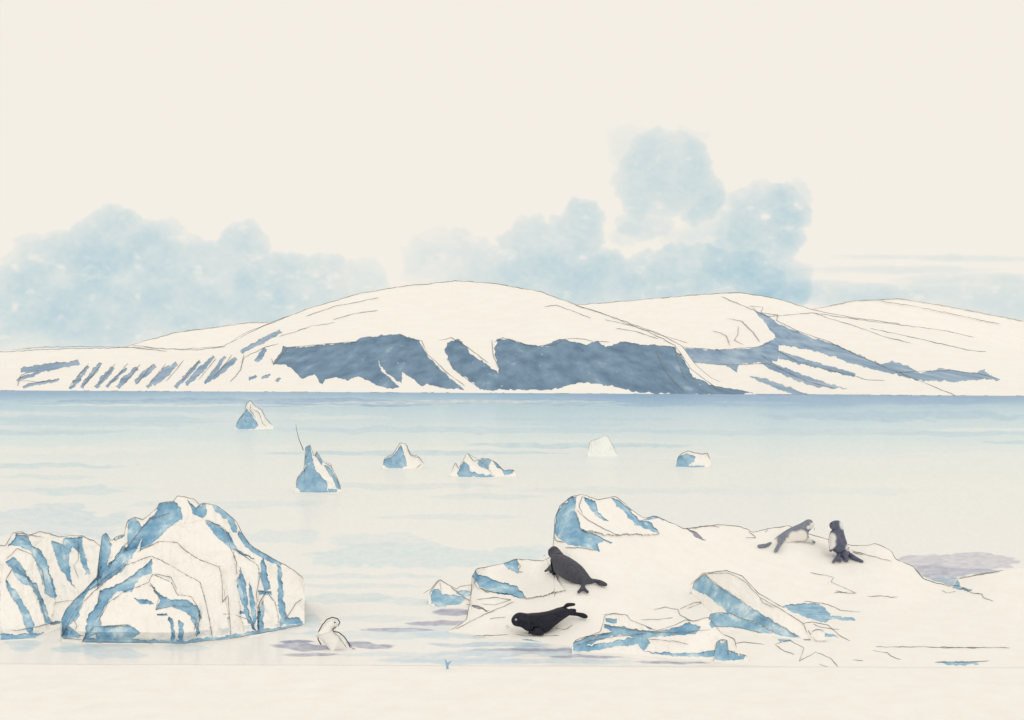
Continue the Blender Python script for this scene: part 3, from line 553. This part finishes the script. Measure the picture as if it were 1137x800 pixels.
# ------------------------------------------------------------------ seals
def fur(name, back, belly, zmid=None, soft=.06, scale=12):
    m = mat(name, back, tuple(min(1, c*1.55+.01) for c in back), scale, .55, .006, 60, .35, .75)
    if zmid is not None:
        t = m.node_tree; b = t.nodes['Principled BSDF']; ramp = b.inputs['Base Color'].links[0].from_node
        at = t.nodes.new('ShaderNodeAttribute'); at.attribute_name = 'belly'
        mxn = t.nodes.new('ShaderNodeMix'); mxn.data_type = 'RGBA'; mxn.inputs[7].default_value = (*belly, 1)
        t.links.new(at.outputs['Fac'], mxn.inputs[0]); t.links.new(ramp.outputs[0], mxn.inputs[6]); t.links.new(mxn.outputs[2], b.inputs['Base Color'])
    return m
EYE = mat('wet_black_eye', (.01, .01, .012), rough=.1); PALE = mat('pale_eye_ring', (.8, .78, .72)); WHISK = mat('pale_muzzle_skin', (.62, .6, .56), (.75, .72, .68), 30)
def seal(label, Y, nodes, edges, m, eyes=(), root_i=2, pale=None, marks=(), eye_r=.9, ring=False, flat=None):
    """nodes: (px, py, dY, r_px[, r2_px]); dY metres toward (-) or away (+) from the viewer, relative to Y"""
    k = Y/F
    P = [np.array([float(c) for c in world(n[0], n[1], Y+n[2])]) for n in nodes]
    o = P[root_i].copy(); o[2] = min(p[2] for p in P)
    me = bpy.data.meshes.new('body'); me.from_pydata([tuple(p-o) for p in P], edges, []); me.update()
    ob = bpy.data.objects.new('body', me); COL.objects.link(ob)
    ob.modifiers.new('skin', 'SKIN'); ob.modifiers['skin'].use_smooth_shade = True
    sv = me.skin_vertices[0].data
    for i, n in enumerate(nodes):
        g_ = 1.32 if n[3] > 4 else 1.16; r = n[3]*k*g_; r2 = (n[4] if len(n) > 4 else n[3])*k*g_
        sv[i].radius = (r, r2); sv[i].use_root = (i == root_i)
    sub = ob.modifiers.new('sub', 'SUBSURF'); sub.levels = 3; sub.render_levels = 3
    # bake the skin so the figure is a plain mesh
    dg = bpy.context.evaluated_depsgraph_get(); bm_ = bpy.data.meshes.new_from_object(ob.evaluated_get(dg)); bm_.name = 'body'
    COL.objects.unlink(ob); bpy.data.objects.remove(ob)
    n = len(bm_.vertices); co = np.empty(n*3, np.float32); bm_.vertices.foreach_get('co', co); co = co.reshape(-1, 3)
    if pale is not None:
        at = bm_.attributes.new('belly', 'FLOAT', 'POINT'); val = np.zeros(n)
        for (qx, qy, dy, rr) in pale:                       # pale coat patches round a body point
            c = np.array([float(v) for v in world(qx, qy, Y+dy)])-o
            d = np.linalg.norm((co-c)*np.array([1, .7, 1]), axis=1)/(rr*k); val = np.maximum(val, np.clip((1.15-d)/.3, 0, 1))
        at.data.foreach_set('value', val.astype(np.float32))
    bm_.materials.clear(); bm_.materials.append(m)
    bm_.polygons.foreach_set('use_smooth', np.ones(len(bm_.polygons), bool))
    root = empty('seal', tuple(o)); tag(root, label, 'seal', 'seals on and beside the floe')
    b = bpy.data.objects.new('body', bm_); link(b, root)
    for (ex, ey, dy) in eyes:
        p = np.array([float(v) for v in world(ex, ey, Y+dy)])-o
        if ring: ball('eye_ring', p+np.array([0, .01, 0]), eye_r*1.6*k, PALE, root)
        ball('eye', p-np.array([0, .012, 0]) if ring else p, eye_r*k, EYE, root)
    for (nm, pts, dy, rp, mm) in marks:
        x, y, s = resample(pts, 1.2, .15, int(pts[0][0])); PP = np.stack(world(x, y, Y+dy+0*x), -1)
        e = np.clip(np.minimum(s, s[-1]-s)/3+.3, 0, 1); tube(nm, PP, rp*k*e, mm, root, o)
    return root
def ball(name, p, r, m, parent):
    V = []; Fc = []; n, q = 10, 8
    for i in range(q+1):
        for j in range(n):
            a = math.pi*i/q; b = 2*math.pi*j/n
            V.append((p[0]+r*math.sin(a)*math.cos(b), p[1]+r*math.sin(a)*math.sin(b), p[2]+r*math.cos(a)))
    for i in range(q):
        for j in range(n): Fc.append((i*n+j, i*n+(j+1) % n, (i+1)*n+(j+1) % n, (i+1)*n+j))
    return mesh_obj(name, V, Fc, m, parent)
GREY = fur('dark_grey_seal_fur', (.055, .058, .075), (0, 0, 0)); BLACK = fur('black_seal_fur', (.012, .013, .024), (0, 0, 0))
BLUEG = fur('blue_grey_seal_fur', (.17, .19, .24), (.84, .82, .78), 1); SLATE = fur('slate_seal_fur', (.09, .10, .15), (.74, .73, .72), 1)
CREAM = mat('cream_seal_fur', (.87, .86, .83), (.91, .90, .88), 14, .7)
PENC = mat('dark_wet_fur', (.045, .042, .045), (.12, .11, .11), 40)  # for whiskers and the cream seal's drawn pencil outline
def fy(px, py): return float(floeY(np.array([px], float), np.array([py], float))[0])

# dark grey seal raised on its fore flippers
Y = fy(640, 648); d = lambda px, py: fy(px, py)-Y
seal('dark grey seal propped up on its fore flippers near the left of the floe', Y,
  [(608,615.5,d(612,634),3.4),(614.5,612,d(612,634)+.03,7.3),(618,619,d(616,636),6.4),(625,627,d(626,640),9.8),(636,634,d(636,645),9.4),(647,641.5,d(646,648),5.8),(655,645.5,d(655,649),3.0),
   (661,645,d(664,648)-.06,1.8),(667,647.5,d(668,650)-.08,3.0),(674.5,650,d(674,652)-.06,1.5),
   (648,648,d(648,652)-.05,2.0),(647,653,d(647,655)-.08,1.6),(641.5,658.5,d(642,660)-.06,1.5),(653.5,658.5,d(653,660)-.06,1.5),
   (612,630,d(612,634)-.12,2.6),(607,633.5,d(607,636)-.1,1.4),(604.5,635,d(605,637)-.1,.9),(611,637,d(611,638)-.1,1.1),(616,635,d(616,638)-.15,2.0),(614,639.5,d(614,641)-.08,1.3)],
  [(0,1),(1,2),(2,3),(3,4),(4,5),(5,6),(6,7),(7,8),(8,9),(5,10),(10,11),(11,12),(11,13),(3,14),(14,15),(15,16),(14,17),(3,18),(18,19)], GREY, eyes=[(609.5,611,d(612,634)-.15)], root_i=3, eye_r=.8,
  marks=[('whisker', [(606,616),(603,618)], d(612,634)-.05, .25, PENC)])
# black seal stretched flat, head low
Y = fy(600, 704); d = lambda px, py: fy(px, py)-Y
seal('black seal lying stretched out at the front of the floe, pale ring round its eye', Y,
  [(567.5,692,-.02,4.0),(575.5,687,0,7.2),(583,690,0,6.3),(593,693.5,.02,9.0),(606,690.5,.1,8.8),(617,684.5,.22,6.3),(627,680,.34,4.2),(634,678.6,.42,2.6),(640,678.2,.44,1.8),
   (636,681.5,.40,2.2),(643,682.5,.44,2.0),(648,684,.42,3.1),(653,685.6,.4,1.5),(626.5,675,.42,1.6),(630,671.8,.44,2.3),(639,671.3,.46,1.3),
   (597,701.5,-.15,3.0),(604,704.3,-.22,1.7),(589.5,703,-.2,1.8)],
  [(0,1),(1,2),(2,3),(3,4),(4,5),(5,6),(6,7),(7,8),(6,9),(9,10),(10,11),(11,12),(6,13),(13,14),(14,15),(3,16),(16,17),(16,18)], BLACK, eyes=[(573,688.6,-.165)], root_i=3, ring=True, eye_r=.75,
  marks=[('whisker', [(565,694),(561,696.5)], -.04, .25, PENC), ('whisker', [(565.5,695.5),(563,698.5)], -.04, .25, PENC)])
# blue-grey pale bellied seal on the back ridge
Y = fy(885, 601); d = lambda px, py: fy(px, py)-Y
seal('pale bellied blue grey seal on the back ridge, head raised and turned to the right', Y,
  [(904.5,584.5,-.05,3.0),(899,581.3,0,5.8),(893.5,586.5,0,4.8),(889,592,0,6.6),(879,593.5,0,6.4),(868,598.5,0,4.4),(858.5,603,0,2.2),(851,605.5,d(851,608),1.6),(845,607,d(845,608)-.05,2.3),(841,606.2,d(841,608)-.05,1.1),
   (865.5,604,d(866,608)-.04,1.7),(863,609.5,d(863,612)-.08,2.0),(860.5,613,d(860,614)-.06,1.4),(896,598,-.1,2.2),(900.5,601,d(900,603)-.06,1.8),(905.5,603,d(905,605)-.06,1.2)],
  [(0,1),(1,2),(2,3),(3,4),(4,5),(5,6),(6,7),(7,8),(8,9),(5,10),(10,11),(11,12),(3,13),(13,14),(14,15)], BLUEG, eyes=[(901.5,580,-.13)], root_i=3, eye_r=.7,
  pale=[(903,584,-.1,4.8),(898,586,-.16,2.2),(889,595.5,-.12,7.2),(881,597,-.14,7.0),(873,600,-.12,5.0),(866,605,-.1,8.0),(857,604,-.1,5),(900,601,-.15,4)],
  marks=[('whisker', [(905,586),(904,589.5)], -.08, .25, PENC)])
# slate seal sitting upright
Y = fy(936, 619); d = lambda px, py: fy(px, py)-Y
seal('slate grey seal sitting upright on the back ridge beside the pale bellied one', Y,
  [(921.5,585.8,-.03,2.8),(925.5,583.6,0,4.6),(930.5,583,0,6.5),(930.5,589,0,4.6),(929,593,0,6.6),(928,598.5,0,8.9),(930.5,603.5,0,8.9),(934.5,609,0,6.6),(937,613.5,0,4.2),
   (943,616,d(943,619)-.05,2.6),(950,620.5,d(950,622)-.05,2.2),(958.5,624,d(958,625)-.05,1.2),(933,614.5,d(933,618)-.1,2.4),(930,619.5,d(930,622)-.08,1.8),(924.8,624.5,d(925,626)-.06,1.3),(934,624,d(934,625.5)-.06,1.3),(940.5,623.5,d(940,625)-.06,1.4),(924,608,-.22,2.0),(921.5,613,-.2,1.3)],
  [(0,1),(1,2),(2,3),(3,4),(4,5),(5,6),(6,7),(7,8),(8,9),(9,10),(10,11),(7,12),(12,13),(13,14),(13,15),(8,16),(5,17),(17,18)], SLATE, eyes=[(923.5,581.5,-.12)], root_i=5, eye_r=.7,
  pale=[(937,583,-.12,5.4),(921,597,-.2,7.0),(921.5,604,-.2,6.0),(941,608,-.1,4.0)])
# cream seal rising from the water
Y = float(waterY(372, 720))
seal('cream coloured seal with its head and neck rising from the water beside the big iceberg', Y,
  [(375,694,-.03,2.4),(370.3,691.5,0,4.6),(365.5,695.5,0,4.6),(362,702.5,0,6.2),(364.5,711,0,7.8),(373,715,.02,7.6),(383,720,.05,4.3),(389,726,.08,3.2)],
  [(0,1),(1,2),(2,3),(3,4),(4,5),(5,6),(6,7)], CREAM, eyes=[(371.8,691.3,-.10)], root_i=4, eye_r=.9,
  marks=[('dark_stripe', [(357,717),(353,710),(353.5,702),(358,694),(363,688),(369,685.6),(375,687.5),(377.5,691.5),(375,696)], -.05, .6, PENC),
         ('dark_stripe', [(374,696),(369.5,698.5),(370,701.5),(376,702.5),(382,707),(387,714),(389,720)], -.15, .6, PENC), ('dark_stripe', [(370,702),(376,707),(381,714),(385,720)], -.17, .25, PENC), ('dark_stripe', [(388,714),(391,720),(396,721.5)], -.06, .3, PENC),
         ('whisker', [(371,695),(373,697)], -.1, .3, PENC)])
